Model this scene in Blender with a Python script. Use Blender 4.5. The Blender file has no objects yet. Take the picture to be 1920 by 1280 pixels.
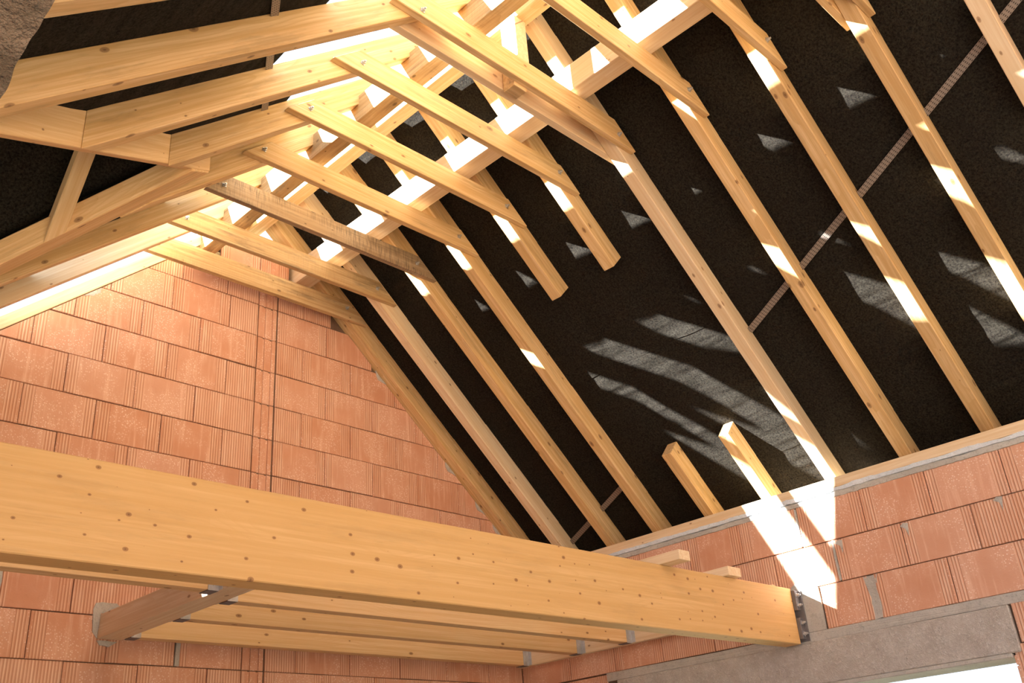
import bpy, bmesh, math, random
from mathutils import Vector as V, Matrix, noise
random.seed(7)
C = bpy.data.collections.new('roof_shell'); bpy.context.scene.collection.children.link(C)
sc = bpy.context.scene
# ------------------------------------------------------------------ camera, sky, sun, exposure
cam_d = bpy.data.cameras.new('camera'); cam = bpy.data.objects.new('camera', cam_d); C.objects.link(cam)
R_, D_, F_ = (0.7062157, -0.70424856, -0.07275544), (0.26901199, 0.36197009, -0.89253022), (0.65489841, 0.61074677, 0.44508027)
cam.matrix_world = Matrix(((R_[0], -D_[0], -F_[0], 0), (R_[1], -D_[1], -F_[1], 0), (R_[2], -D_[2], -F_[2], 0), (0, 0, 0, 1)))
cam_d.sensor_width = 36; cam_d.lens = 1819.04*36/1920; cam_d.clip_start = 0.02; cam_d.clip_end = 500
sc.camera = cam
world = bpy.data.worlds.new('sky'); sc.world = world; world.use_nodes = True
bg = world.node_tree.nodes['Background']; bg.inputs[0].default_value = (0.80, 0.93, 1.12, 1); bg.inputs[1].default_value = 2.7
sun_d = bpy.data.lights.new('sun', 'SUN'); sun = bpy.data.objects.new('sun', sun_d); C.objects.link(sun)
sun_d.energy = 95; sun_d.angle = math.radians(0.55); sun_d.color = (1.0, 0.985, 0.96)
SUNV = V((1, -0.5935, -0.39)).normalized()
sun.rotation_euler = SUNV.to_track_quat('-Z', 'Y').to_euler(); sun.location = (-6, 8, 8)
sc.view_settings.view_transform = 'Standard'; sc.view_settings.look = 'None'
sc.view_settings.gamma = 1; sc.view_settings.use_curve_mapping = False; sc.view_settings.exposure = -0.62
sc.cycles.max_bounces = 10; sc.cycles.diffuse_bounces = 7; sc.cycles.sample_clamp_indirect = 6

# ------------------------------------------------------------------ materials
class NT:
    def __init__(s, name):
        s.m = bpy.data.materials.new(name); s.m.use_nodes = True; s.t = s.m.node_tree; s.n = s.t.nodes
        s.b = s.n['Principled BSDF']
    def N(s, typ, **k):
        x = s.n.new('ShaderNode'+typ)
        for a, v in k.items(): setattr(x, a, v)
        return x
    def L(s, a, b): s.t.links.new(a, b)
    def val(s, sock, v):
        if isinstance(v, (int, float, tuple)): sock.default_value = v
        else: s.L(v, sock)
    def math(s, op, a, b=0.0, c=None, clamp=False):
        x = s.N('Math', operation=op, use_clamp=clamp); s.val(x.inputs[0], a); s.val(x.inputs[1], b)
        if c is not None: s.val(x.inputs[2], c)
        return x.outputs[0]
    def noise(s, vec, scale, detail=3, rough=0.5, dist=0):
        x = s.N('TexNoise'); x.inputs['Scale'].default_value = scale; x.inputs['Detail'].default_value = detail
        x.inputs['Roughness'].default_value = rough; x.inputs['Distortion'].default_value = dist; s.L(vec, x.inputs['Vector']); return x.outputs['Fac']
    def mapv(s, vec, scale, loc=(0, 0, 0)):
        x = s.N('Mapping'); s.L(vec, x.inputs['Vector']); x.inputs['Scale'].default_value = scale; x.inputs['Location'].default_value = loc; return x.outputs[0]
    def ramp(s, f, stops, interp='LINEAR'):
        x = s.N('ValToRGB'); x.color_ramp.interpolation = interp; e = x.color_ramp.elements
        while len(e) < len(stops): e.new(0.5)
        for i, (p, c) in enumerate(stops): e[i].position = p; e[i].color = (c if len(c) == 4 else (*c, 1))
        s.L(f, x.inputs[0]); return x.outputs[0]
    def mix(s, f, a, b, mode='MIX'):
        x = s.N('Mix', data_type='RGBA', blend_type=mode); s.val(x.inputs[0], f)
        for i, v in ((6, a), (7, b)):
            if isinstance(v, tuple): x.inputs[i].default_value = (*v, 1) if len(v) == 3 else v
            else: s.L(v, x.inputs[i])
        return x.outputs[2]
    def bump(s, h, strength=0.3, dist=0.01):
        x = s.N('Bump'); x.inputs['Strength'].default_value = strength; x.inputs['Distance'].default_value = dist
        s.L(h, x.inputs['Height']); s.L(x.outputs[0], s.b.inputs['Normal'])
    def sm(s, v, lo, hi):
        x = s.N('MapRange', interpolation_type='SMOOTHSTEP'); s.val(x.inputs[0], v); x.inputs[1].default_value = lo; x.inputs[2].default_value = hi; return x.outputs[0]

def objvec(t, k=37.0):
    tc = t.N('TexCoord'); oi = t.N('ObjectInfo'); r = t.math('MULTIPLY', oi.outputs['Random'], k)
    cb = t.N('CombineXYZ')
    for i in range(3): t.L(r, cb.inputs[i])
    add = t.N('VectorMath', operation='ADD'); t.L(tc.outputs['Object'], add.inputs[0]); t.L(cb.outputs[0], add.inputs[1])
    return tc.outputs['Object'], add.outputs[0], oi.outputs['Random']

def wood(name, pale, mid, dark, knots=1.0, lam=0, saw=0.0, rough=0.62, kscale=(4.5, 9, 0.45), ringamp=0.5, grime=0.0):
    t = NT(name); ov, v, rnd = objvec(t)
    warp = t.noise(t.mapv(v, (1.1, 4, 4)), 1.0, 2)
    g1 = t.noise(t.mapv(v, (1.3, 55, 55)), 1.0, 4, 0.6)             # long fibres
    g2 = t.noise(t.mapv(v, (0.9, 9, 9)), 1.0, 2, 0.5, 0.6)
    # growth rings: distance from a wandering pith
    sx = t.N('SeparateXYZ'); t.L(v, sx.inputs[0])
    lo = t.N('SeparateXYZ'); t.L(ov, lo.inputs[0])
    off = t.math('MULTIPLY', t.math('SUBTRACT', warp, 0.5), 0.16)
    yy = t.math('ADD', lo.outputs[1], off); zz = t.math('ADD', t.math('SUBTRACT', lo.outputs[2], 0.05), t.math('MULTIPLY', off, 0.6))
    r = t.math('SQRT', t.math('ADD', t.math('MULTIPLY', yy, yy), t.math('MULTIPLY', zz, zz)))
    fr = t.math('FRACT', t.math('MULTIPLY', t.math('ADD', r, t.math('MULTIPLY', g2, 0.012)), 85.0))
    ring = t.sm(fr, 0.45, 1.0)
    col = t.ramp(g1, [(0.3, pale), (0.62, mid)])
    col = t.mix(t.math('MULTIPLY', ring, ringamp), col, mid)
    col = t.mix(t.math('MULTIPLY', t.sm(g2, 0.5, 0.8), 0.45), col, mid)
    if lam:
        lz = t.math('MULTIPLY', lo.outputs[2], 24.0); li = t.math('FLOOR', lz); lf = t.math('FRACT', lz)
        wn = t.N('TexWhiteNoise', noise_dimensions='2D'); lc = t.N('CombineXYZ'); t.L(li, lc.inputs[0])
        t.L(t.math('FLOOR', t.math('MULTIPLY_ADD', lo.outputs[0], 0.45, t.math('MULTIPLY', li, 0.37))), lc.inputs[1]); t.L(lc.outputs[0], wn.inputs['Vector'])
        col = t.mix(t.math('MULTIPLY', wn.outputs['Value'], 0.55), col, mid)
        e = t.math('SUBTRACT', 1.0, t.sm(t.math('MINIMUM', lf, t.math('SUBTRACT', 1.0, lf)), 0.0, 0.05))
        col = t.mix(t.math('MULTIPLY', e, 0.3), col, mid)
    # knots
    vo = t.N('TexVoronoi', voronoi_dimensions='2D'); vo.inputs['Scale'].default_value = 1.0
    kc = t.N('CombineXYZ'); t.L(t.math('MULTIPLY', sx.outputs[0], kscale[0]), kc.inputs[0])
    t.L(t.math('MULTIPLY', t.math('ADD', sx.outputs[1], sx.outputs[2]), kscale[1]), kc.inputs[1]); t.L(kc.outputs[0], vo.inputs['Vector'])
    kd = vo.outputs['Distance']
    hs = t.N('SeparateColor'); t.L(vo.outputs['Color'], hs.inputs[0])
    size = t.math('MAXIMUM', t.math('MULTIPLY', t.math('SUBTRACT', hs.outputs[0], kscale[2]), 0.16*knots), 0.0005)
    kn = t.math('DIVIDE', kd, size)
    halo = t.math('SUBTRACT', 1.0, t.sm(kn, 0.8, 3.4)); core = t.math('SUBTRACT', 1.0, t.sm(kn, 0.75, 1.15))
    pit = t.math('SUBTRACT', 1.0, t.sm(kn, 0.15, 0.5))
    col = t.mix(t.math('MULTIPLY', halo, 0.35), col, mid)
    col = t.mix(t.math('MULTIPLY', core, 0.68), col, dark)
    col = t.mix(t.math('MULTIPLY', pit, 0.5), col, tuple(x*0.35 for x in dark))
    if saw:
        sw = t.noise(t.mapv(v, (130, 12, 12)), 1.0, 3); so = t.noise(t.mapv(v, (1.5, 6, 6)), 1.0, 3, .6)
        f = t.math('MULTIPLY', t.sm(sw, 0.38, 0.68), t.sm(so, 0.35, 0.7))
        col = t.mix(t.math('MULTIPLY', f, saw), col, (dark[0]*.8, dark[1]*1.0, dark[2]*1.3))
    if grime:
        so = t.noise(t.mapv(v, (2.2, 14, 14)), 1.0, 5, .7)
        col = t.mix(t.math('MULTIPLY', t.sm(so, 0.5, 0.72), grime), col, (0.13, 0.10, 0.065))
    hsv = t.N('HueSaturation'); t.L(col, hsv.inputs['Color'])
    t.L(t.math('MULTIPLY_ADD', rnd, 0.16, 0.92), hsv.inputs['Value'])
    t.L(hsv.outputs[0], t.b.inputs['Base Color']); t.b.inputs['Roughness'].default_value = rough
    t.b.inputs['Specular IOR Level'].default_value = 0.3
    h = t.math('ADD', t.math('MULTIPLY', g1, 0.5), t.math('MULTIPLY', core, -0.4)); t.bump(h, 0.25, 0.004)
    return t.m

M = {}
M['spruce'] = wood('spruce_timber', (0.79, 0.60, 0.345), (0.60, 0.39, 0.17), (0.20, 0.10, 0.045), knots=1.35, grime=0.28, ringamp=0.6)
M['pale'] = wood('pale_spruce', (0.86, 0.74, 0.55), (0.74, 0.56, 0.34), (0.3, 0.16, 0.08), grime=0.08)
M['weather'] = wood('weathered_spruce', (0.46, 0.35, 0.23), (0.31, 0.215, 0.125), (0.10, 0.065, 0.04), saw=0.7, grime=0.6)
M['stain'] = wood('stained_spruce', (0.66, 0.49, 0.28), (0.46, 0.30, 0.135), (0.12, 0.07, 0.035), saw=0.15, grime=0.6)
M['glulam'] = wood('glued_spruce', (0.76, 0.52, 0.245), (0.64, 0.40, 0.155), (0.24, 0.10, 0.04), knots=1.2, lam=1, kscale=(9, 13, 0.35), ringamp=0.4, grime=0.12)
M['joist'] = wood('joist_spruce', (0.78, 0.59, 0.34), (0.66, 0.44, 0.21), (0.2, 0.08, 0.03))

def brick_mat():
    t = NT('hollow_clay_brick'); ov, v, rnd = objvec(t)
    u1 = t.N('UVMap', uv_map='metres'); u2 = t.N('UVMap', uv_map='ends')
    a = t.N('SeparateXYZ'); t.L(u1.outputs[0], a.inputs[0]); b = t.N('SeparateXYZ'); t.L(u2.outputs[0], b.inputs[0])
    # comb-scratched ribs near both ends of a brick; the middle is smooth and speckled
    wob = t.math('MULTIPLY', t.math('SUBTRACT', rnd, 0.5), 0.03)
    rmask = t.math('MAXIMUM', t.math('SUBTRACT', 1.0, t.sm(t.math('ADD', b.outputs[0], wob), 0.072, 0.08)), b.outputs[1], clamp=True)
    edge = t.sm(b.outputs[0], 0.012, 0.018)
    rmask = t.math('MULTIPLY', rmask, t.math('MAXIMUM', edge, b.outputs[1]))
    fr = t.math('FRACT', t.math('MULTIPLY', a.outputs[0], 58.0))
    tri = t.math('ABSOLUTE', t.math('SUBTRACT', t.math('MULTIPLY', fr, 2.0), 1.0))
    groove = t.math('MULTIPLY', t.sm(tri, 0.55, 0.9), rmask)
    n1 = t.noise(v, 5, 3); n2 = t.noise(v, 60, 4, .7); n3 = t.noise(t.mapv(v, (40, 40, 3)), 1.0, 3, .6)
    vo = t.N('TexVoronoi'); vo.inputs['Scale'].default_value = 75; t.L(v, vo.inputs['Vector'])
    dots = t.math('SUBTRACT', 1.0, t.sm(vo.outputs['Distance'], 0.12, 0.42))
    dmask = t.math('MULTIPLY', t.sm(t.noise(v, 5, 2), 0.38, 0.58), t.math('SUBTRACT', 1.0, rmask))
    col = t.ramp(n1, [(0.3, (0.56, 0.275, 0.165)), (0.7, (0.64, 0.36, 0.245))])
    col = t.mix(t.math('MULTIPLY', t.math('SUBTRACT', rnd, 0.2), 0.45, clamp=True), col, (0.72, 0.46, 0.35))
    col = t.mix(t.math('MULTIPLY', t.sm(n3, 0.5, 0.75), 0.4), col, (0.84, 0.60, 0.47))
    col = t.mix(t.math('MULTIPLY', t.math('MULTIPLY', dots, dmask), 0.65), col, (0.90, 0.74, 0.64))
    ridge = t.math('MULTIPLY', t.math('SUBTRACT', 1.0, t.sm(tri, 0.1, 0.45)), rmask)
    col = t.mix(t.math('MULTIPLY', ridge, t.math('MULTIPLY_ADD', n3, 1.3, -0.2, True)), col, (0.86, 0.66, 0.50))
    col = t.mix(t.math('MULTIPLY', groove, 0.38), col, (0.46, 0.18, 0.09))
    col = t.mix(t.math('MULTIPLY', t.sm(n2, 0.62, 0.75), 0.35), col, (0.36, 0.12, 0.06))
    t.L(col, t.b.inputs['Base Color']); t.b.inputs['Roughness'].default_value = 0.85
    h = t.math('ADD', t.math('MULTIPLY', groove, -1.0), t.math('ADD', t.math('MULTIPLY', n2, 0.35), t.math('MULTIPLY', t.math('MULTIPLY', dots, dmask), 0.25)))
    t.bump(h, 0.6, 0.005); return t.m
M['brick'] = brick_mat()

def rough_mat(name, c1, c2, c3, scale=30, bump=0.6, bd=0.01, fine=120, rough=0.95, stretch=(1, 1, 1)):
    t = NT(name); ov, v, rnd = objvec(t); v = t.mapv(v, stretch)
    n1 = t.noise(v, scale*0.15, 4, .6); n2 = t.noise(v, scale, 5, .7); n3 = t.noise(v, fine, 3, .7)
    col = t.ramp(n1, [(0.35, c1), (0.68, c2)]); col = t.mix(t.math('MULTIPLY', t.sm(n2, 0.5, 0.7), 0.6), col, c3)
    col = t.mix(t.math('MULTIPLY', t.sm(n3, 0.55, 0.7), 0.35), col, tuple(x*0.45 for x in c1))
    t.L(col, t.b.inputs['Base Color']); t.b.inputs['Roughness'].default_value = rough
    t.bump(t.math('ADD', n2, t.math('MULTIPLY', n3, 0.5)), bump, bd); return t.m
M['mortar'] = rough_mat('grey_mortar', (0.44, 0.43, 0.40), (0.54, 0.54, 0.51), (0.34, 0.33, 0.31))
M['mortar_blue'] = rough_mat('fresh_bluish_mortar', (0.60, 0.68, 0.76), (0.74, 0.82, 0.90), (0.52, 0.58, 0.64))
M['core'] = rough_mat('dark_joint_mortar', (0.14, 0.09, 0.06), (0.20, 0.13, 0.09), (0.11, 0.075, 0.05))
M['lintel'] = rough_mat('coarse_concrete', (0.52, 0.49, 0.45), (0.66, 0.64, 0.60), (0.80, 0.79, 0.76), scale=60, fine=140, bump=1.0, bd=.015)
M['concrete'] = rough_mat('rough_concrete', (0.16, 0.12, 0.08), (0.24, 0.185, 0.13), (0.12, 0.09, 0.06), scale=22, fine=90, bump=1.0, bd=.02)
M['rubble'] = rough_mat('mossy_mortar_rubble', (0.30, 0.27, 0.17), (0.50, 0.46, 0.34), (0.14, 0.13, 0.08), scale=25, bump=1.0)
M['screed'] = rough_mat('floor_screed', (0.42, 0.37, 0.31), (0.52, 0.46, 0.39), (0.36, 0.32, 0.27), scale=8)
M['earth'] = rough_mat('dry_ground', (0.40, 0.35, 0.24), (0.30, 0.30, 0.16), (0.45, 0.40, 0.3), scale=3)

def metal(name, c, rough=0.45):
    t = NT(name); ov, v, rnd = objvec(t)
    n = t.noise(v, 25, 3); t.L(t.ramp(n, [(0.3, tuple(x*0.75 for x in c)), (0.7, c)]), t.b.inputs['Base Color'])
    t.b.inputs['Metallic'].default_value = 0.75; t.b.inputs['Roughness'].default_value = rough; return t.m
M['zinc'] = metal('galvanised_steel', (0.62, 0.64, 0.66)); M['steel'] = metal('dull_steel', (0.26, 0.25, 0.26), 0.7)

def strap_mat():
    t = NT('perforated_strap'); u = t.N('UVMap', uv_map='metres'); a = t.N('SeparateXYZ'); t.L(u.outputs[0], a.inputs[0])
    x = t.math('SUBTRACT', t.math('FRACT', t.math('MULTIPLY', a.outputs[0], 45.0)), 0.5)
    y = t.math('SUBTRACT', t.math('FRACT', t.math('MULTIPLY', a.outputs[1], 45.0)), 0.5)
    d = t.math('SQRT', t.math('ADD', t.math('MULTIPLY', x, x), t.math('MULTIPLY', y, y)))
    f = t.math('SUBTRACT', 1.0, t.sm(d, 0.2, 0.28))
    t.L(t.mix(f, (0.30, 0.26, 0.23), (0.05, 0.04, 0.035)), t.b.inputs['Base Color'])
    t.b.inputs['Metallic'].default_value = 0.35; t.b.inputs['Roughness'].default_value = 0.5; return t.m
M['strap'] = strap_mat()

def membrane_mat():
    t = NT('black_roof_underlay'); ov, v, rnd = objvec(t, 0.0)
    n1 = t.noise(v, 2.2, 4, .6); n2 = t.noise(v, 90, 4, .8); n3 = t.noise(t.mapv(v, (12, 2.2, 12)), 1.0, 1.5, .4, .3)
    col = t.ramp(n2, [(0.35, (0.004, 0.0028, 0.0028)), (0.65, (0.033, 0.030, 0.023))])
    col = t.mix(t.math('MULTIPLY', t.sm(n1, 0.45, 0.75), 0.3), col, (0.011, 0.0085, 0.0085))
    t.L(col, t.b.inputs['Base Color']); t.b.inputs['Roughness'].default_value = 0.9
    t.b.inputs['Specular IOR Level'].default_value = 0.08
    t.bump(t.math('ADD', t.math('MULTIPLY', n3, 3.0), t.math('MULTIPLY', n2, 0.2)), 0.55, 0.012); return t.m
M['membrane'] = membrane_mat()

def leaf_mat():
    t = NT('green_leaves'); ov, v, rnd = objvec(t); n = t.noise(v, 3, 3)
    t.L(t.ramp(n, [(0.3, (0.06, 0.13, 0.03)), (0.7, (0.16, 0.26, 0.07))]), t.b.inputs['Base Color']); return t.m
M['leaf'] = leaf_mat()

# ------------------------------------------------------------------ mesh helpers
def link(name, bm, mat, parent=None, mw=None):
    me = bpy.data.meshes.new(name); bm.to_mesh(me); bm.free()
    if mat: me.materials.append(mat)
    o = bpy.data.objects.new(name, me); C.objects.link(o)
    if mw is not None: o.matrix_world = mw
    if parent is not None:
        o.parent = parent; o.matrix_parent_inverse = parent.matrix_world.inverted()
    return o
def tag(o, label, cat, group=None, kind=None):
    if label: o['label'] = label
    if cat: o['category'] = cat
    if group: o['group'] = group
    if kind: o['kind'] = kind
    return o
def empty(name, loc):
    o = bpy.data.objects.new(name, None); o.empty_display_size = 0.1; C.objects.link(o)
    o.matrix_world = Matrix.Translation(loc); return o
def frame(o, x, zhint):
    x = V(x).normalized(); z = V(zhint); z = (z - x*z.dot(x)).normalized(); y = z.cross(x)
    return Matrix(((x.x, y.x, z.x, o[0]), (x.y, y.y, z.y, o[1]), (x.z, y.z, z.z, o[2]), (0, 0, 0, 1)))
def hexa(name, a4, b4, mat, parent=None, bev=0.003, zhint=None):
    """solid between two end quads (world points, matching order)"""
    a4 = [V(p) for p in a4]; b4 = [V(p) for p in b4]
    ca = sum(a4, V())/4; cb = sum(b4, V())/4
    mw = frame(ca, cb-ca, zhint or (a4[3]-a4[0])); inv = mw.inverted()
    bm = bmesh.new(); va = [bm.verts.new(inv @ p) for p in a4]; vb = [bm.verts.new(inv @ p) for p in b4]
    bm.faces.new(va[::-1]); bm.faces.new(vb)
    for i in range(4): j = (i+1) % 4; bm.faces.new((va[i], va[j], vb[j], vb[i]))
    bmesh.ops.recalc_face_normals(bm, faces=bm.faces)
    if bev: bmesh.ops.bevel(bm, geom=list(bm.edges), offset=bev, segments=1, affect='EDGES', clamp_overlap=True)
    return link(name, bm, mat, parent, mw)
def cutline(p, d, plane):
    n = V(plane[1]); return p + d*((V(plane[0])-p).dot(n)/d.dot(n))
def beam(name, A, B, w, h, mat, cut0=None, cut1=None, parent=None, bev=0.003):
    A, B, w, h = V(A), V(B), V(w), V(h); d = (B-A).normalized()
    offs = [V(), w, w+h, h]; a = [A+o for o in offs]; b = [B+o for o in offs]
    if cut0: a = [cutline(p, d, cut0) for p in a]
    if cut1: b = [cutline(p, d, cut1) for p in b]
    return hexa(name, a, b, mat, parent, bev)
def box(name, lo, hi, mat, parent=None, bev=0.002):
    (x0, y0, z0), (x1, y1, z1) = lo, hi
    dx, dy = x1-x0, y1-y0
    if dx >= dy: return hexa(name, [(x0, y0, z0), (x0, y1, z0), (x0, y1, z1), (x0, y0, z1)], [(x1, y0, z0), (x1, y1, z0), (x1, y1, z1), (x1, y0, z1)], mat, parent, bev, (0, 0, 1))
    return hexa(name, [(x0, y0, z0), (x1, y0, z0), (x1, y0, z1), (x0, y0, z1)], [(x0, y1, z0), (x1, y1, z0), (x1, y1, z1), (x0, y1, z1)], mat, parent, bev, (0, 0, 1))
def prism(name, poly, ext, mat, parent=None, rough=0.0, cuts=0, seed=0):
    """planar polygon (world points) pushed along ext; optional rough surface"""
    o = sum((V(p) for p in poly), V())/len(poly)
    bm = bmesh.new(); f = bm.faces.new([bm.verts.new(V(p)-o) for p in poly])
    r = bmesh.ops.extrude_face_region(bm, geom=[f]); bmesh.ops.translate(bm, vec=V(ext), verts=[e for e in r['geom'] if isinstance(e, bmesh.types.BMVert)])
    bmesh.ops.recalc_face_normals(bm, faces=bm.faces)
    if cuts:
        bmesh.ops.triangulate(bm, faces=bm.faces); bmesh.ops.subdivide_edges(bm, edges=bm.edges, cuts=cuts, use_grid_fill=True)
        for v in bm.verts:
            q = (v.co+o)*14 + V((seed, 0, 0)); n = noise.noise_vector(q)*rough + noise.noise_vector(q*3.1)*rough*0.45
            v.co += n
    return link(name, bm, mat, parent, Matrix.Translation(o))

# ------------------------------------------------------------------ measures
YG, XK = 5.39, 5.59
TR = math.radians(41.8); SR, CR = math.sin(TR), math.cos(TR); KR = 5.2057
TL = math.radians(41.4); SL, CL = math.sin(TL), math.cos(TL)
DEP = 0.14; XR = 3.145
def zr(x, d=0.0): return (KR + d - SR*x)/CR            # right slope (underside of rafters, d above it)
def zl(x, k, d=0.0): return (k + d + SL*x)/CL          # left slope
def kl(y):                                             # the left slope is not quite parallel to the ridge
    pts = [(-1, 1.30), (2.21, 1.158), (2.72, 1.121), (3.195, 1.10), (3.66, 1.076), (4.12, 1.062), (4.56, 1.058), (4.62, 1.058), (4.685, 1.087), (4.75, 1.056), (5.09, 1.054), (5.15, 1.083), (5.20, 1.05), (5.38, 1.028), (6, 1.02)]
    for (a, ka), (b, kb) in zip(pts, pts[1:]):
        if y <= b: return ka + (kb-ka)*(y-a)/(b-a)
    return 1.02
Z0, DZ = 0.945, 0.2494
ZK = [0.655, 0.908, 1.163, 1.413, 1.669]

# ------------------------------------------------------------------ setting: floor, ground, walls
tag(box('floor', (-3.5, -2.2, -1.75), (6.0, 5.7, -1.6), M['screed'], bev=0), 'grey screed floor of the shell', None, kind='structure')
gd = box('ground', (-60, -60, -2.2), (60, 60, -2.0), M['earth'], bev=0); tag(gd, 'dry ground around the building', None, kind='structure')

def clip(poly, a, b, c):
    """keep a*x+b*y<=c"""
    out = []
    for i in range(len(poly)):
        p, q = poly[i], poly[(i+1) % len(poly)]; fp = a*p[0]+b*p[1]-c; fq = a*q[0]+b*q[1]-c
        if fp <= 0: out.append(p)
        if (fp < 0 < fq) or (fq < 0 < fp):
            t = fp/(fp-fq); out.append((p[0]+(q[0]-p[0])*t, p[1]+(q[1]-p[1])*t))
    return out
def brick(parent, poly, u0, u1, P, nrm, ribbed=0, depth=0.03, proud=0.0, name='brick', mat=None):
    """poly in wall coords (u, z); P maps (u, z, out) to world; front face chamfered"""
    if len(poly) < 3: return None
    ar = abs(sum(poly[i][0]*poly[(i+1) % len(poly)][1]-poly[(i+1) % len(poly)][0]*poly[i][1] for i in range(len(poly))))/2
    if ar < 0.0012: return None
    cu = sum(p[0] for p in poly)/len(poly); cz = sum(p[1] for p in poly)/len(poly)
    o = V(P(cu, cz, 0)); bm = bmesh.new(); l1 = bm.loops.layers.uv.new('metres'); l2 = bm.loops.layers.uv.new('ends')
    ch = 0.0035
    def ring(k, out):
        r = []
        for (u, z) in poly:
            d = math.hypot(u-cu, z-cz) or 1; r.append((bm.verts.new(V(P(u-(u-cu)/d*k*1.3, z-(z-cz)/d*k*1.3, out))-o), u, z))
        return r
    rings = [ring(0, -depth), ring(0, proud-ch), ring(ch, proud)]
    def face(vs):
        f = bm.faces.new([v[0] for v in vs])
        for lp, v in zip(f.loops, vs): lp[l1].uv = (v[1]-u0, v[2]); lp[l2].uv = (0, ribbed)
        return f
    for a, b in zip(rings, rings[1:]):
        for i in range(len(poly)): j = (i+1) % len(poly); face([a[i], a[j], b[j], b[i]])
    # front face split so that the distance to the brick's ends interpolates correctly
    face(rings[2])
    um = (u0+u1)/2
    front = bm.faces[:] if False else None
    bmesh.ops.recalc_face_normals(bm, faces=bm.faces)
    bm.faces.ensure_lookup_table()
    ax = (V(P(1, 0, 0))-V(P(0, 0, 0)))
    geom = list(bm.verts)+list(bm.edges)+list(bm.faces)
    bmesh.ops.bisect_plane(bm, geom=geom, plane_co=V(P(um, cz, 0))-o, plane_no=ax, dist=1e-5)
    for f in bm.faces:
        for lp in f.loops:
            w = V(lp.vert.co)+o; u = (w-V(P(0, 0, 0))).dot(ax)
            lp[l1].uv = (u-u0, w.z); lp[l2].uv = (min(u-u0, u1-u), ribbed)
    return link(name, bm, mat or M['brick'], parent, Matrix.Translation(o))

# --- gable wall
def PG(u, z, out): return (u, YG-out, z)
core = [(-0.2, -1.6), (6.34, -1.6), (6.34, 1.3), ((KR-CR*3.70)/SR, 3.685), (3.42, 3.685), (3.42, 3.93), (2.86, 3.93), (2.86, 3.685), ((3.67*CL-1.028)/SL, 3.67), (0.5, zl(0.5, 1.028)-0.01), (-0.2, 1.5)]
wall_back = prism('wall_back', [(u, YG+0.014, z) for u, z in core], (0, 0.30, 0), M['core'])
tag(wall_back, 'red hollow brick gable wall under the roof', None, kind='structure')
odd = [0.87, 1.29, 1.71, 2.13, 2.54, 2.96, 3.18, 3.34, 3.76, 4.18, 4.60, 5.02, 5.44, 5.7]
evn = [0.67, 1.09, 1.51, 1.93, 2.35, 2.75, 3.18, 3.34, 3.56, 3.98, 4.40, 4.82, 5.24, 5.6]
for k in range(-3, 12):
    js = odd if k % 2 else evn
    z0, z1 = Z0+DZ*k+0.0025, Z0+DZ*(k+1)-0.0025
    if k == 10: js = [2.35, 2.60, 2.93, 3.18, 3.34, 3.56, 3.8]
    if k == 11: js = [2.86, 3.18, 3.42]
    for u0, u1 in zip(js, js[1:]):
        chase = abs(u0-3.18) < .01 and abs(u1-3.34) < .01
        g0 = g1 = 0.0022
        if k == 1 and abs(u0-1.71) < .01: g0 = 0.05
        if k == 0 and abs(u0-2.75) < .01: g0 = 0.022
        if chase: g0 = 0.006; g1 = 0.010
        jz = random.uniform(-.0015, .0015)
        poly = [(u0+g0, z0+jz), (u1-g1, z0+jz), (u1-g1, z1+jz), (u0+g0, z1+jz)]
        poly = clip(poly, SR, CR, KR-0.006); poly = clip(poly, -SL, CL, 1.028-0.006)
        if len(poly) < 3: continue
        rib = 1 if (chase or (u1-u0 < 0.3 and k < 11) or random.random() < 0.04) else 0
        if chase:   # chase of special bricks with two deep grooves: three strips in one mesh
            for a, b, pr in ((u0+g0, u0+0.045, -0.003), (u0+0.045, u0+0.062, -0.012), (u0+0.062, u0+0.103, -0.005), (u0+0.103, u0+.120, -.012), (u0+.120, u1-g1, -0.003)):
                pc = [(a, z0), (b, z0), (b, z1), (a, z1)]; brick(wall_back, pc, a-.2, b+.2, PG, None, 0, 0.03, pr)
            continue
        brick(wall_back, poly, u0, u1, PG, None, rib, 0.012, random.uniform(-0.003, 0.002))
def patch(parent, pts, P, out, seed, mat=None, name='mortar_patch', cuts=3, rough=0.006):
    a = [P(u, z, -0.012) for u, z in pts]; ext = V(P(0, 0, out+0.012))-V(P(0, 0, 0))
    return prism(name, a, ext, mat or M['mortar'], parent, rough, cuts, seed)
patch(wall_back, [(1.72, 1.2), (1.755, 1.2), (1.76, 1.44), (1.728, 1.44)], PG, 0.002, 1)
patch(wall_back, [(2.755, .95), (2.78, .95), (2.783, 1.19), (2.755, 1.19)], PG, 0.002, 2)
patch(wall_back, [(2.25, 1.22), (2.265, 1.255), (2.30, 1.265), (2.38, 1.262), (2.42, 1.235), (2.40, 1.205), (2.296, 1.205), (2.288, 1.07), (2.262, 1.10)], PG, 0.008, 3)
patch(wall_back, [(2.29, 1.06), (2.31, 1.035), (2.36, 1.03), (2.40, 1.06)], PG, 0.008, 4)
for i, u in enumerate([1.38, 2.02, 4.27, 4.95, 5.25, 5.43]):
    f = (lambda q: zl(q, 1.028)-.012) if u < 3 else (lambda q: zr(q)-.012); sg = -1 if u < 3 else 1
    patch(wall_back, [(u, f(u)), (u-.055*sg, f(u-.055*sg)), (u-.05*sg, f(u)+.01), (u-.03*sg, f(u)-.02), (u+.035*sg, f(u+.04*sg)-.005), (u+.05*sg, f(u+.05*sg))][::1], PG, 0.003, 10+i)
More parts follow.
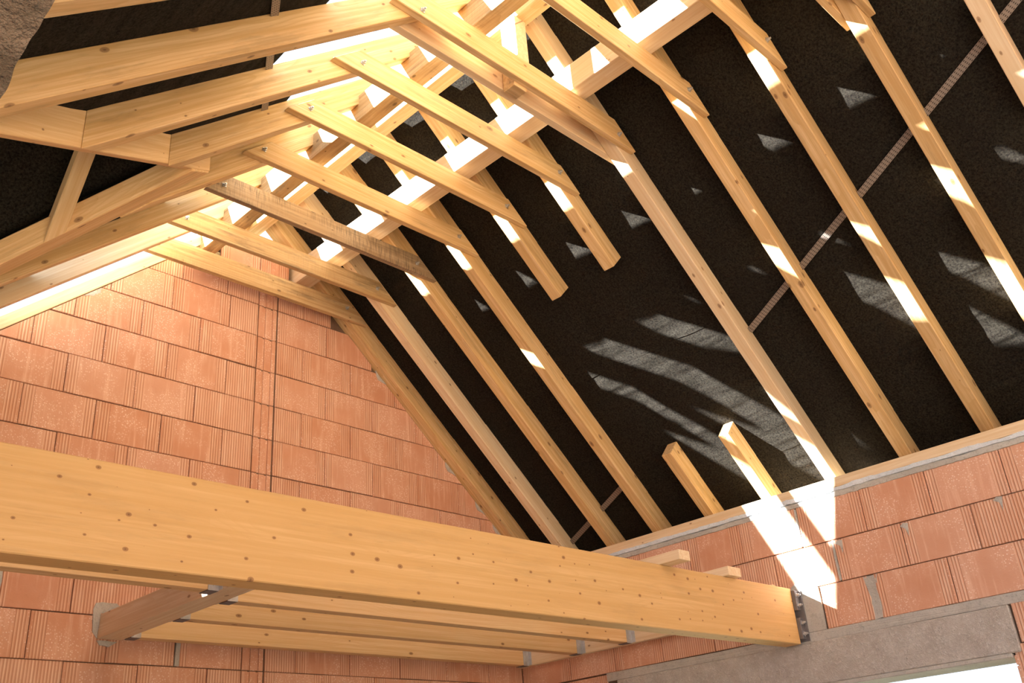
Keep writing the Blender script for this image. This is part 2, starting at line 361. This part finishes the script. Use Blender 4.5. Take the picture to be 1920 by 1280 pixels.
for i, (a, b, z) in enumerate([(2.36, 2.92, 3.69), (2.87, 3.1, 3.94), (3.2, 3.43, 3.94), (3.45, 3.75, 3.69)]):
    pts = [(a, z-.01), (b, z-.01), (b, z+.05), ((a+b)/2+.04, z+.085), ((a+b)/2-.05, z+.045), (a+.03, z+.06)]
    if i == 3: pts = [(3.45, z-.01), (3.66, z-.01), (3.6, z+.03), (3.45, z+.04)]
    if i == 0: pts = [(2.5, z-.01), (2.92, z-.01), (2.9, z+.07), (2.78, z+.05), (2.68, z+.06), (2.56, z+.03)]
    prism('mortar_bed', [(u, YG+0.01, zz) for u, zz in pts], (0, 0.26, 0), M['rubble'], wall_back, 0.016, 3, 30+i)

# --- knee wall (right), running away to the gable
def PK(u, z, out): return (XK-out, u, z)
wall_right = empty('wall_right', (XK, 2, -1.6)); tag(wall_right, 'red hollow brick knee wall under the right roof slope', None, kind='structure')
box('wall_core', (XK+0.014, -2.2, 0.90), (XK+0.30, 5.40, 1.705), M['core'], wall_right, 0)
box('wall_core', (XK+0.014, 4.47, -1.6), (XK+0.30, 5.40, 0.90), M['core'], wall_right, 0)
box('wall_core', (XK+0.014, -2.2, -1.6), (XK+0.30, 1.83, 0.90), M['core'], wall_right, 0)
box('wall_core', (XK+0.014, 1.83, -1.6), (XK+0.30, 4.47, -0.7), M['core'], wall_right, 0)
KJ = {0: [1.37, 0.95, 0.53], 1: None}
rows = {0: [-1.31, -.89, -.47, -.05, .37, .79, 1.21, 1.62, 2.04, 2.50, 2.83, 3.22, 3.64, 4.06, 4.48, 4.90, 5.385],
        1: [-1.1, -.68, -.26, .16, .58, 1.0, 1.42, 1.84, 2.25, 2.68, 3.10, 3.52, 3.94, 4.36, 4.78, 5.2, 5.385],
        2: [-1.31, -.89, -.47, -.05, .37, .79, 1.20, 1.61, 2.04, 2.45, 2.88, 3.31, 3.73, 4.15, 4.57, 4.99, 5.385],
        -1: [-1.16, -.74, -.32, .1, .52, .94, 1.36, 1.78], -2: [-.89, -.47, -.05, .37, .79, 1.2, 1.62, 1.83]}
for k, js in rows.items():
    z0 = ZK[k+1] if k > -2 else 0.405; z1 = ZK[k+2] if k > -2 else 0.655
    for u0, u1 in zip(js, js[1:]):
        g0 = g1 = 0.0022
        if k == 0 and abs(u0-2.50) < .01: g0 = 0.022
        if k == 0 and abs(u1-2.50) < .01: g1 = 0.022
        if k == 2 and abs(u0-2.88) < .01: g0 = .012
        if k == 1 and abs(u0-2.68) < .01: g0 = .008
        if k == 0 and abs(u0-2.83) < .01: g0 = .19
        rib = 1 if (k, round(u0, 2)) in ((1, 1.42), (1, 3.10), (0, 3.22)) or random.random() < 0.06 else 0
        brick(wall_right, [(u0+g0, z0+.0025), (u1-g1, z0+.0025), (u1-g1, z1-.0025), (u0+g0, z1-.0025)], u0, u1, PK, None, rib, 0.012, random.uniform(-.003, .002))
for js, z0, z1 in (([4.56, 4.9, 5.385], .655, .90), ([4.48, 4.8, 5.1, 5.385], .405, .65)):
    for u0, u1 in zip(js, js[1:]): brick(wall_right, [(u0+.002, z0), (u1-.002, z0), (u1-.002, z1), (u0+.002, z1)], u0, u1, PK, None, 0, 0.012, 0)
patch(wall_right, [(2.475, .912), (2.53, .912), (2.525, 1.03), (2.54, 1.158), (2.455, 1.158), (2.478, 1.08), (2.47, 1.0)], PK, 0.001, 51)
patch(wall_right, [(2.68, 1.17), (2.692, 1.17), (2.69, 1.41), (2.676, 1.41)], PK, 0.001, 52)
patch(wall_right, [(2.88, 1.42), (2.895, 1.42), (2.893, 1.66), (2.876, 1.66)], PK, 0.001, 53)
patch(wall_right, [(2.84, .912), (3.02, .912), (3.02, 1.19), (2.98, 1.215), (2.88, 1.185), (2.84, 1.16)], PK, 0.003, 54, rough=.004)
for i, (u, z) in enumerate([(2.20, 1.40), (1.66, 1.41), (2.62, 1.40), (1.20, 1.66)]):
    patch(wall_right, [(u, z), (u+.03, z+.006), (u+.05, z-.01), (u+.02, z-.03), (u+.012, z-.075), (u+.004, z-.03)], PK, 0.002, 60+i, cuts=2, rough=.003)
# mortar bed over the lintel, mortar under the wall plate
patch(wall_right, [(1.62, .853), (4.56, .853), (4.56, .908), (3.6, .905), (2.6, .910), (1.62, .906)], PK, 0.004, 70, name='mortar_bed', cuts=5, rough=.003)
def long_strip(name, us, lo, hi, out, mat, seed, parent):
    n = 240; bm = bmesh.new(); rows_ = []
    for i in range(n+1):
        u = us[0]+(us[1]-us[0])*i/n; q = V((u*6, seed, 0)); r = noise.noise(q); r2 = noise.noise(q*4.3)
        a = lo+.006*r2; b = hi+.010*r+.006*r2; o_ = out+.004*noise.noise(q*3)
        rows_.append([bm.verts.new(PK(u, a, -.01)), bm.verts.new(PK(u, a+.002, o_)), bm.verts.new(PK(u, (a+b)/2, o_+.003*noise.noise(q*7))), bm.verts.new(PK(u, b-.003, o_-.001)), bm.verts.new(PK(u, b, -.01))])
    for r0, r1 in zip(rows_, rows_[1:]):
        for j in range(4): bm.faces.new((r0[j], r0[j+1], r1[j+1], r1[j]))
    bmesh.ops.recalc_face_normals(bm, faces=bm.faces)
    return link(name, bm, mat, parent)
tag(long_strip('mortar_bed', (-.4, 5.38), 1.664, 1.700, 0.004, M['mortar'], 3.3, wall_right), None, None)
tag(long_strip('mortar_smear', (-.4, 5.38), 1.698, 1.727, 0.010, M['mortar_blue'], 9.1, wall_right), 'pale bluish fresh mortar smear', None)

# lintel and window opening
lin = box('window_lintel', (XK-0.012, 1.79, 0.612), (XK+0.29, 4.47, 0.852), M['lintel'], None, 0.006)
tag(lin, 'coarse grey concrete lintel above the window opening in the knee wall', 'lintel')
tag(box('soffit_board', (XK-0.016, 1.838, 0.589), (XK+0.28, 4.435, 0.6115), M['mortar'], None, 0.004), 'thin grey board along the underside of the concrete lintel', 'board')
win = empty('window_1', (XK+.2, 2.6, -.7)); tag(win, 'unglazed window opening under the lintel', None, kind='structure')
js = [(-.7+.25*i) for i in range(6)]
for a in js: box('brick', (XK+0.0, 1.815, a+.003), (XK+.29, 1.835, min(a+.247, .60)), M['brick'], win, 0.002)
for a in js: box('brick', (XK+0.0, 4.44, a+.003), (XK+.29, 4.468, min(a+.247, .59)), M['brick'], win, 0.002)
box('sill', (XK-.01, 1.83, -.72), (XK+.32, 4.44, -.69), M['mortar'], win, .003)

# left knee wall far back (mostly hidden); unseen bay walls added to block sun
wl = empty('wall_left', (0.1, 5, -1.6)); tag(wl, 'left knee wall of hollow brick and unseen bay end walls added to block sun', None, kind='structure')
box('wall_core', (0.12, 4.7, -1.6), (0.42, 5.38, 1.33), M['brick'], wl, 0.002)

box('wall_core', (-1.75, 2.3, -1.6), (-1.5, 5.3, 1.9), M['brick'], wl, 0.002)
box('wall_core', (-1.75, 0.9, -1.6), (-1.5, 2.3, 0.2), M['brick'], wl, 0.002)
box('wall_core', (-1.75, -2.2, -1.6), (-1.5, 0.9, 0.2), M['brick'], wl, 0.002)
box('wall_core', (-1.5, 5.39, -1.6), (-0.2, 5.65, 1.9), M['brick'], wl, 0.002)
wf = empty('wall_front', (2, -2.1, -1.6)); tag(wf, 'unseen brick wall added behind the camera to cut daylight, with a wide opening', None, kind='structure')  # out of view, added so less light reaches the timbers from behind
box('wall_core', (4.0, -2.2, -1.6), (XK, -1.95, 2.0), M['brick'], wf, 0.002)
box('wall_core', (-1.75, -2.2, -1.6), (0.0, -1.95, 2.0), M['brick'], wf, 0.002)
prism('gable_core', [(-0.3, -2.2, 2.0), (5.55, -2.2, 2.0), (3.15, -2.2, 4.1)], (0, 0.25, 0), M['brick'], wf)
# ------------------------------------------------------------------ roof underlay
def sheet(name, parent, x0, x1, ys, zf, mat, side, xlo=None, xhi=None, raf=(), seed=0):
    """underlay between x0..x1; sags between rafters and carries soft wrinkles"""
    ny = max(2, int((ys[1]-ys[0])/0.035)); nx = max(2, int(abs(x1-x0)/0.018)); bm = bmesh.new(); g = []
    for j in range(ny+1):
        y = ys[0]+(ys[1]-ys[0])*j/ny; row = []
        a = xlo(y) if xlo else x0; b = xhi(y) if xhi else x1
        prev = [r for r in raf if r <= y]; nxt = [r for r in raf if r > y]
        t = 0.0
        if prev and nxt: t = math.sin(math.pi*max(0, min(1, (y-max(prev)+.0)/(min(nxt)-max(prev)))))
        for i in range(nx+1):
            x = a+(b-a)*i/nx
            w = noise.noise(V((x*6.5, y*1.3, seed)))*0.006*t + noise.noise(V((x*17, y*2.2+x*3, seed+5)))*0.004*t
            d = DEP - 0.016*t**0.7 + w
            row.append(bm.verts.new((x, y, zf(x, y, d))))
        g.append(row)
    for r0, r1 in zip(g, g[1:]):
        for i in range(nx): bm.faces.new((r0[i], r0[i+1], r1[i+1], r1[i]))
    for f in bm.faces: f.smooth = True
    return link(name, bm, mat, parent)
RY = [5.38, 5.01, 4.56, 4.12, 3.66, 3.195, 2.72, 2.215, 1.715, 1.21, 0.715, 0.22]
mid = [y-.04 for y in RY]
ul = empty('roof_underlay', (4.6, 2.5, 2.6)); tag(ul, 'black roof underlay stretched over the right slope rafters', 'underlay')
for i, (a, b) in enumerate([(3.16, 3.42), (3.40, 4.17), (4.16, 4.915), (4.905, 5.665), (5.655, 6.35)]):
    sheet('underlay_sheet', ul, a, b, (-2.2, 5.385), (lambda x, y, d, i=i: zr(x, d+(0.0015 if i % 2 else -0.0015))), M['membrane'], 1, raf=mid, seed=i*3.0)

# left side: only the lower part of the slope is covered; the top is still open to the sky
VV0, VV1 = V((0.6998, 2.8202, 2.1034)), V((1.9658, 3.8889, 3.1662)); VD = (VV1-VV0).normalized()
MA, MB = V((1.1482, 4.1975, 2.4387)), V((1.8186, 3.7555, 3.0298)); MD = (MB-MA).normalized()
def xval(y): return VV0.x+(y-VV0.y)*VD.x/VD.y-0.13
def xval2(y): return MA.x+(y-MA.y)*MD.x/MD.y-0.06
ulL = empty('roof_underlay', (1.4, 3, 3)); tag(ulL, 'black roof underlay on the left slope, torn off short of the ridge', 'underlay')
lefts = [((-2.2, 2.17), lambda y: max(-0.6, 2.0-(y+2.2)*.9) if y < 0.6 else -.6, lambda y: 1.74+.02*math.sin(y*9)),
         ((2.17, 2.68), lambda y: max(-0.6, xval(y)), lambda y: 1.77+(y-2.17)*.10),
         ((2.68, 3.155), lambda y: xval(y), lambda y: 1.80+(y-2.68)*.10),
         ((3.155, 3.62), lambda y: xval(y), lambda y: 2.10+(y-3.155)*.28),
         ((3.62, 4.08), lambda y: xval(y) if y < 3.82 else max(1.2, xval2(y)), lambda y: 2.40+(y-3.62)*.30+.03*math.sin(y*14)),
         ((4.08, 4.52), lambda y: xval2(y), lambda y: 2.30+(y-4.08)*.2),
         ((4.52, 5.385), lambda y: xval2(min(y, 5.2)), lambda y: 1.93-(y-4.75)*1.12)]
for i, (ys, lo, hi) in enumerate(lefts):
    sheet('underlay_sheet', ulL, 0, 1.6, ys, (lambda x, y, d: zl(x, kl(y), d)), M['membrane'], -1, lo, hi, [ys[0], ys[1]], seed=20+i)
# underlay of the cross roof behind the valley: plane holding the far valley and the X direction
cn = V((0, 0.593, 0.443)).normalized(); ck = cn.dot(MA)+0.115
def zc(y): return (ck-cn.y*y)/cn.z
ulc = empty('cross_roof_underlay', (0.6, 3.8, 3)); tag(ulc, 'black underlay of the side roof, seen between the two valley timbers', 'underlay')
yap = (ck/cn.z - VV0.z - 0.19 + VV0.y*VD.z/VD.y)/(VD.z/VD.y + cn.y/cn.z)
bm = bmesh.new(); g = []
for j in range(31):
    y = yap+(4.95-yap)*j/30; xr = MA.x+(y-MA.y)*MD.x/MD.y+0.06 + 0.02; row = []
    for i in range(41):
        x = -1.6+(xr+1.6)*i/40; row.append(bm.verts.new((x, y, zc(y)+0.006*noise.noise(V((x*5, y*5, 3))))))
    g.append(row)
for r0, r1 in zip(g, g[1:]):
    for i in range(40): bm.faces.new((r0[i], r0[i+1], r1[i+1], r1[i]))
for f in bm.faces: f.smooth = True
link('underlay_sheet', bm, M['membrane'], ulc)
bm = bmesh.new(); g = []
for j in range(21):
    y = yap-(yap-0.9)*j/20; xr = VV0.x+(y-VV0.y)*VD.x/VD.y - 0.06; row = []
    for i in range(11): x = -1.6+(xr+1.6)*i/10; row.append(bm.verts.new((x, y, VV0.z+0.19+(y-VV0.y)*VD.z/VD.y)))
    g.append(row)
for r0, r1 in zip(g, g[1:]):
    for i in range(10): bm.faces.new((r0[i], r0[i+1], r1[i+1], r1[i]))
link('underlay_sheet', bm, M['membrane'], ulc)

# ------------------------------------------------------------------ rafters
ORD = ['first', 'second', 'third', 'fourth', 'fifth', 'sixth', 'seventh', 'eighth', 'ninth', 'tenth', 'eleventh', 'twelfth']
nR, aR = V((SR, 0, CR)), V((CR, 0, -SR)); nL, aL = V((-SL, 0, CL)), V((-CL, 0, -SL)); W = 0.08
ridgecut = ((XR, 0, 0), (1, 0, 0))
def pR(x, y): return V((x, y, zr(x)))
def pL(x, y): return V((x, y, zl(x, kl(y))))
matR = ['spruce', 'pale', 'spruce', 'spruce', 'spruce', 'spruce', 'pale', 'spruce', 'spruce', 'spruce', 'pale', 'spruce']
for i, y in enumerate(RY):
    wv, hv = V((0, -W, 0)), nR*DEP
    if i == 0: y = 5.43; wv = V((0, -W-.05, 0))
    if i in (4, 5):
        top = V((4.348 if i == 4 else 4.339, y, 0)); top.z = zr(top.x)
        o = beam('rafter', pR(3.1, y), top, wv, hv, M[matR[i]], cut0=ridgecut)
        tag(o, '%s rafter from the gable, right slope: upper length sawn off in mid slope' % ORD[i], 'rafter', 'right slope rafters')
        bt = V((5.342 if i == 4 else 5.346, y, 0)); bt.z = zr(bt.x)
        o = beam('rafter_stub', bt, pR(6.35, y), wv, hv, M[matR[i]])
        tag(o, ('short rafter stub on the plate, %s the gable' % ('nearer' if i == 4 else 'farther from')) + (', mostly in shade' if i == 4 else ', its sawn top in bright sun'), 'rafter', 'rafter stubs on the wall plate')
        continue
    o = beam('rafter', pR(3.1, y), pR(6.35, y), wv, hv, M[matR[i]], cut0=ridgecut)
    ex = {0: ', lying against the brick gable wall', 1: ', next to the one against the gable', 3: ', just before the sawn-off pair', 6: ', foot in the sunlit patch', 7: ', right of the sunlit foot', 8: ', foot nearest the right photo edge', 9: ', with a long strip of sun on it', 10: ', crossing the top right corner'}.get(i, '')
    tag(o, '%s rafter from the gable, right slope%s' % (ORD[i], ex), 'rafter', 'right slope rafters')
vq = V((VD.y, -VD.x, 0)).normalized()                          # horizontal normal of near valley, towards +X
mq = V((-MD.y, MD.x, 0)).normalized(); mq = mq if mq.y > 0 else -mq
mw_ = nL.cross(MD).normalized(); mw_ = mw_ if mw_.y > 0 else -mw_
LW = V((0, -W, 0))
for i, y in enumerate(RY):
    hv = nL*DEP
    lw = LW
    if i == 0: y = 5.50; hv = nL*0.072; lw = LW*1.42
    if i == 1: y = 5.15; hv = nL*0.12; lw = LW*.75
    if i == 2: y = 4.685; hv = nL*0.12; lw = LW*.75
    A = pL(3.1, y)
    if i <= 2: bot = V((-0.35, y, zl(-0.35, kl(y)))); cut1 = None
    elif i == 3: bot = pL(1.5, y); cut1 = (MA+mw_*0.211, mw_)
    elif i <= 9: bot = pL(0.5, y); cut1 = (VV0+vq*0.001, vq)
    else: bot = pL(-.4, y); cut1 = None
    if i >= 9: bot = pL(-.4, y); cut1 = None
    o = beam('rafter', A, bot, lw, hv, M['pale' if i in (0, 1) else 'spruce'], cut0=ridgecut, cut1=cut1)
    ex = {0: 'against the brick gable, brightly lit', 1: 'grey-white with sun glare', 2: 'brown, above the glaring grey one', 3: 'yellow, ending on the far valley timber', 4: 'shortest, at the valley board tip', 5: 'foot cut above the slanting strut', 6: 'broad, below the topmost one', 7: 'lower edge at the top of the photo'}.get(i, 'near the camera')
    tag(o, '%s rafter from the gable, left slope, %s' % (ORD[i], ex), 'rafter', 'left slope rafters')
# valley timbers and strut of the side roof
o = beam('valley_board', VV0-VD*2.6, VV1, -vq*0.05, V((0, 0, 0.185)), M['joist'])
tag(o, 'wide near valley board carrying the cut feet of the left rafters', 'valley board')
o = beam('valley_rafter', MA-MD*2.2, MB+MD*0.3, mw_*0.21, nL*0.10, M['spruce'], cut1=(VV0-vq*0.004, vq))
tag(o, 'sloping far valley timber meeting the near valley board at its tip', 'valley rafter')
sx = 1.285; sb = V((sx, 4.115, 2.545)); st = V((sx, 3.55, 2.545+0.565*1.34)); sd = (st-sb).normalized()
sn = V((0, cn.y, cn.z))
o = beam('jack_rafter', sb, st+sd*0.3, V((0.075, 0, 0)), sn*0.075, M['joist'], cut0=(MA-mq*0.001, mq))
tag(o, 'thin slanting jack rafter between the two valley timbers', 'jack rafter')
o = beam('jack_rafter', sb+V((-.62, .39, -.56)), st+V((-.62, 0.1, 0)), V((0.075, 0, 0)), sn*0.075, M['joist'])
tag(o, 'jack rafter whose edge shows at the left border below the valley board', 'jack rafter')

# ------------------------------------------------------------------ purlins, post
for nm, x0, x1, z0, z1, lb, m in [('purlin', 3.455, 3.583, 3.700, 3.878, 'right purlin on the collar ties, its side blazing in the sun', 'pale'),
                               ('purlin', 2.70, 2.80, 3.700, 3.880, 'left purlin on the collar ties, brown underside', 'stain'),
                               ('ridge_beam', 3.095, 3.195, 4.06, 4.215, 'ridge beam under the rafter tops, between the two purlins', 'spruce')]:
    o = hexa(nm, [(x0, -1, z0), (x1, -1, z0), (x1, -1, z1), (x0, -1, z1)], [(x0, 5.62, z0), (x1, 5.62, z0), (x1, 5.62, z1), (x0, 5.62, z1)], M[m], None, 0.003, (0, 0, 1))
    tag(o, lb, 'purlin' if nm == 'purlin' else 'ridge beam')
o = box('king_post', (3.08, 2.655, 3.645), (3.17, 2.765, 4.06), M['pale']); 
tag(o, 'short upright post from the doubled collar tie to the ridge beam', 'post')
o = box('spacer_block', (3.008, 2.636, 3.500), (3.10, 2.718, 3.645), M['stain']); tag(o, 'small wooden spacer block wedged in the doubled collar tie', 'block')

# ------------------------------------------------------------------ collar ties with bolts
def bolt(parent, p, n, mat):
    n = V(n).normalized(); mw = frame(p, (1, 0, 0), n); bm = bmesh.new()
    a = random.uniform(0, 1)
    bmesh.ops.create_cone(bm, cap_ends=True, segments=4, radius1=.0165, radius2=.0165, depth=.004, matrix=Matrix.Translation((0, 0, .002))@Matrix.Rotation(a, 4, 'Z'))
    bmesh.ops.create_cone(bm, cap_ends=True, segments=6, radius1=.0105, radius2=.0098, depth=.012, matrix=Matrix.Translation((0, 0, .010))@Matrix.Rotation(a*2, 4, 'Z'))
    bmesh.ops.create_cone(bm, cap_ends=True, segments=8, radius1=.0055, radius2=.005, depth=.012, matrix=Matrix.Translation((0, 0, .020)))
    return link('bolt', bm, mat, parent, mw)
TZ0, TZ1 = 3.497, 3.642
def tie(yfront, th, mat, label, z0=TZ0, z1=TZ1, xr_d=0.09, xl_d=0.09, bolts=True, ylk=None, group='collar ties', xl=None):
    nr = ((0, 0, zr(0, xr_d)), nR); k = kl(ylk or yfront); nl = ((0, 0, zl(0, k, xl_d)), nL)
    if xl is not None: nl = ((xl, 0, z0), nL)
    o = beam('collar_tie', (2.3, yfront, z0), (4.0, yfront, z0), (0, th, 0), (0, 0, z1-z0), M[mat], cut0=nl, cut1=nr)
    tag(o, label, 'collar tie', group)
    if bolts:
        for x, z in ((2.345, 3.56), (3.848, 3.575)): bolt(o, (x, yfront, z), (0, -1, 0), M['zinc'])
    return o
TL_ = [('stain', 'collar tie closest to the brick gable, first in the row'), ('stain', 'second collar tie from the gable, split along its length'),
       ('weather', 'grey weathered collar tie with dark saw marks, third from the gable'), ('spruce', 'fourth collar tie from the gable, next after the weathered grey one'),
       ('spruce', 'fifth collar tie from the gable, on the first sawn-off rafter'), ('spruce', 'sixth collar tie from the gable, just below the doubled pair'),
       ('spruce', 'upper tie of the doubled pair, with a splintered knot'), ('spruce', 'collar tie right above the doubled pair, eighth rafter'),
       ('spruce', 'collar tie on the ninth rafter, its bolted end near the top edge'), ('spruce', 'stub of collar tie at the top edge right of the tenth rafter'),
       ('spruce', 'collar tie outside the top of the photo')]
for i, (m, lb) in enumerate(TL_):
    y = RY[i]-W; th = 0.04; z0, z1 = TZ0, TZ1
    if i == 6: z0, z1 = 3.525, 3.68
    if i == 0: y = 5.30; z0, z1 = 3.485, 3.635
    tie(y-th, th, m, lb, z0, z1, ylk=RY[i])
tie(RY[6]+.001, .045, 'pale', 'lower tie of the doubled pair, its side glowing in bounced sun', 3.52, 3.66, bolts=False)
tie(RY[9]+.001, .04, 'spruce', 'second board of the doubled tie at the tenth rafter, left of it', bolts=False)

# ------------------------------------------------------------------ wall plate, glulam beam, joists
pl = box('wall_plate', (XK-0.004, -1.0, 1.722), (XK+0.36, 5.385, 1.785), M['pale'], None, 0.003)
tag(pl, 'pale timber wall plate on top of the brick knee wall', 'wall plate')
gl = hexa('glulam_beam', [(-0.6, 3.0, 0.810), (-0.6, 3.11, 0.810), (-0.6, 3.11, 1.144), (-0.6, 3.0, 1.144)],
          [(5.545, 3.0, 0.847), (5.545, 3.11, 0.847), (5.545, 3.11, 1.180), (5.545, 3.0, 1.180)], M['glulam'], None, 0.004, (0, 0, 1))
tag(gl, 'massive laminated timber beam crossing the foreground', 'beam')
hg = empty('beam_hanger', (XK-.03, 3.0, .85)); tag(hg, 'dark steel hanger holding the big beam to the knee wall', 'hanger')
box('back_plate', (XK-.012, 2.955, .862), (XK+.004, 3.12, 1.16), M['steel'], hg, .001)
for z0, z1 in ((.875, 1.0), (1.045, 1.165)):
    box('side_flange', (XK-.048, 2.975, z0), (XK-.008, 3.0, z1), M['steel'], hg, .002)
    for z in (z0+.03, z1-.03): bolt(hg, (XK-.03, 2.975, z), (0, -1, 0), M['zinc'])
JB, JT = 1.069, 1.222
o = box('trimmer_joist', (2.293, 3.115, JB), (2.428, 5.40, 1.198), M['pale']); tag(o, 'short thick trimmer joist let into the gable wall, cracked along its side', 'joist')
def joist(x0, x1, y, lb, m='joist', w=.075):
    o = box('floor_joist', (x0, y, JB), (x1, y+w, JT), M[m]); tag(o, lb, 'joist', 'floor joists behind the big beam'); return o
joist(-0.6, 2.29, 4.115, 'joist left of the trimmer, running out at the left border')
jy = [4.275, 4.735, 5.275]
joist(2.432, 5.545, jy[0], 'floor joist directly behind the big beam')
joist(2.432, 5.545, jy[1], 'middle one of three joists behind the big beam')
joist(2.432, 5.545, jy[2], 'lowest seen joist, alongside the gable wall')
o = box('ledger_board', (XK-.04, 3.12, JB-.004), (XK-.001, 5.385, JT+.01), M['pale']); tag(o, 'pale ledger board on the knee wall carrying the joist ends', 'ledger board')
def hanger(x, y, sgn, lb, w=.075):
    e = empty('joist_hanger', (x, y+w/2, JB)); tag(e, lb, 'joist hanger', 'joist hangers')
    x0, x1 = sorted((x, x+sgn*.055))
    box('seat_plate', (x0, y-.003, JB-.004), (x1, y+w+.003, JB-.0005), M['steel'], e, .0005)
    for yy in (y-.004, y+w+.0005):
        box('cheek_plate', (x0, yy, JB-.003), (x1, yy+.0032, JB+.115), M['zinc'], e, .0005)
    xa, xb = sorted((x+sgn*.002, x-sgn*.0015))
    box('flange', (xa, y-.034, JB), (xb, y-.002, JB+.115), M['zinc'], e, .0005)
    box('flange', (xa, y+w+.002, JB), (xb, y+w+.034, JB+.115), M['zinc'], e, .0005)
    for k in range(4): # nail heads on the flange and cheek
        for xx, yy, n in ((x+sgn*.002, y-.018, (sgn, 0, 0)), (x+sgn*.03, y-.004, (0, -1, 0))):
            bm = bmesh.new(); bmesh.ops.create_cone(bm, cap_ends=True, segments=6, radius1=.004, radius2=.003, depth=.004)
            link('nail', bm, M['zinc'], e, frame((xx, yy, JB+.02+.026*k), (0, 0, 1), n))
nmz = ['nearest the big beam', 'middle of three', 'closest to the gable wall']
for k, y in enumerate(jy):
    hanger(2.430, y, 1, 'joist hanger on the trimmer, ' + nmz[k])
    hanger(XK-.041, y, -1, 'joist hanger on the pale ledger, ' + nmz[k])
hanger(2.291, 4.115, -1, 'joist hanger on the left side of the trimmer')
for x0, x1, y0, z, lb in [(4.22, 4.315, 2.872, 1.1725, 'left plank end lying across the big beam'), (4.82, 4.945, 2.965, 1.1765, 'right, smaller plank end peeking over the big beam')]:
    o = hexa('loose_plank', [(x0, y0, z), (x1, y0, z), (x1, y0, z+.052), (x0, y0, z+.052)], [(x0, 4.1, z), (x1, 4.1, z), (x1, 4.1, z+.052), (x0, 4.1, z+.052)], M['pale'], None, .002, (0, 0, 1))
    tag(o, lb, 'plank')

# ------------------------------------------------------------------ wind bracing straps
def strap(p, q, d, zf, nrm, lb):
    a = V((p[0], p[1], zf(p[0], p[1], d))); b = V((q[0], q[1], zf(q[0], q[1], d))); n = V(nrm); x = (b-a).normalized(); s = n.cross(x).normalized()*0.020
    bm = bmesh.new(); uv = bm.loops.layers.uv.new('metres'); L = (b-a).length
    pts = [(a-s, 0, 0), (a+s, 0, .0444*2), (b+s, L, .0444*2), (b-s, L, 0)]
    lo = [bm.verts.new(p_[0]) for p_ in pts]; hi = [bm.verts.new(p_[0]+n*.002) for p_ in pts]
    fs = [bm.faces.new(lo), bm.faces.new(hi[::-1])]
    for f in fs:
        for lp in f.loops:
            i = (lo.index(lp.vert) if lp.vert in lo else hi.index(lp.vert)); lp[uv].uv = (pts[i][1], pts[i][2])
    for i in range(4): j = (i+1) % 4; bm.faces.new((lo[i], lo[j], hi[j], hi[i]))
    bmesh.ops.recalc_face_normals(bm, faces=bm.faces)
    tag(link('bracing_strap', bm, M['strap'], None), lb, 'strap')
zfr = lambda x, y, d: zr(x, d)
strap((4.17, 0.26), (5.01, 2.64), .112, zfr, nR, 'long perforated steel strap running diagonally over the right slope')
strap((5.555, 4.2), (5.9, 5.30), .112, zfr, nR, 'short perforated strap low on the right slope near the gable')
strap((1.43, 2.40), (2.19, 3.76), .115, lambda x, y, d: zl(x, kl(y), d), nL, 'perforated steel strap on the left slope seen between the rafters')

# ------------------------------------------------------------------ rough concrete by the camera
pts = [(1.00, 1.095), (1.06, 1.065), (1.085, 1.050), (1.11, 1.038), (1.14, 1.024), (1.17, 1.006), (1.21, 0.998), (1.245, 0.985), (1.30, 0.965), (1.36, 0.93), (1.50, 0.95), (1.62, 1.25), (1.4, 1.62), (1.0, 1.70)]
o = prism('concrete_block', [(0.30, y, z) for y, z in pts], (-0.22, 0, 0), M['concrete'], None, 0.006, 5, 3)
tag(o, 'rough brown concrete edge close to the camera in the upper left corner', 'concrete')

# ------------------------------------------------------------------ tree outside the window
te = empty('tree', (15.0, 7.0, -2)); tag(te, 'leafy green tree outside the window opening', 'tree')
bm = bmesh.new(); bmesh.ops.create_cone(bm, cap_ends=True, segments=10, radius1=.18, radius2=.08, depth=3.4)
link('trunk', bm, M['stain'], te, Matrix.Translation((15.0, 7.0, -.9)))
bm = bmesh.new()
for i in range(2200):
    c = V((random.gauss(0, 1.0), random.gauss(0, 0.9), random.gauss(0, .65))); n = V((random.random()-.5, random.random()-.5, random.random()-.5)).normalized()
    x = n.orthogonal().normalized()*.09; y = n.cross(x)*.6
    bm.faces.new([bm.verts.new(c+x), bm.verts.new(c+y), bm.verts.new(c-x), bm.verts.new(c-y)])
tag(link('foliage', bm, M['leaf'], te, Matrix.Translation((15.0, 7.0, -.75))), None, None, kind='stuff')
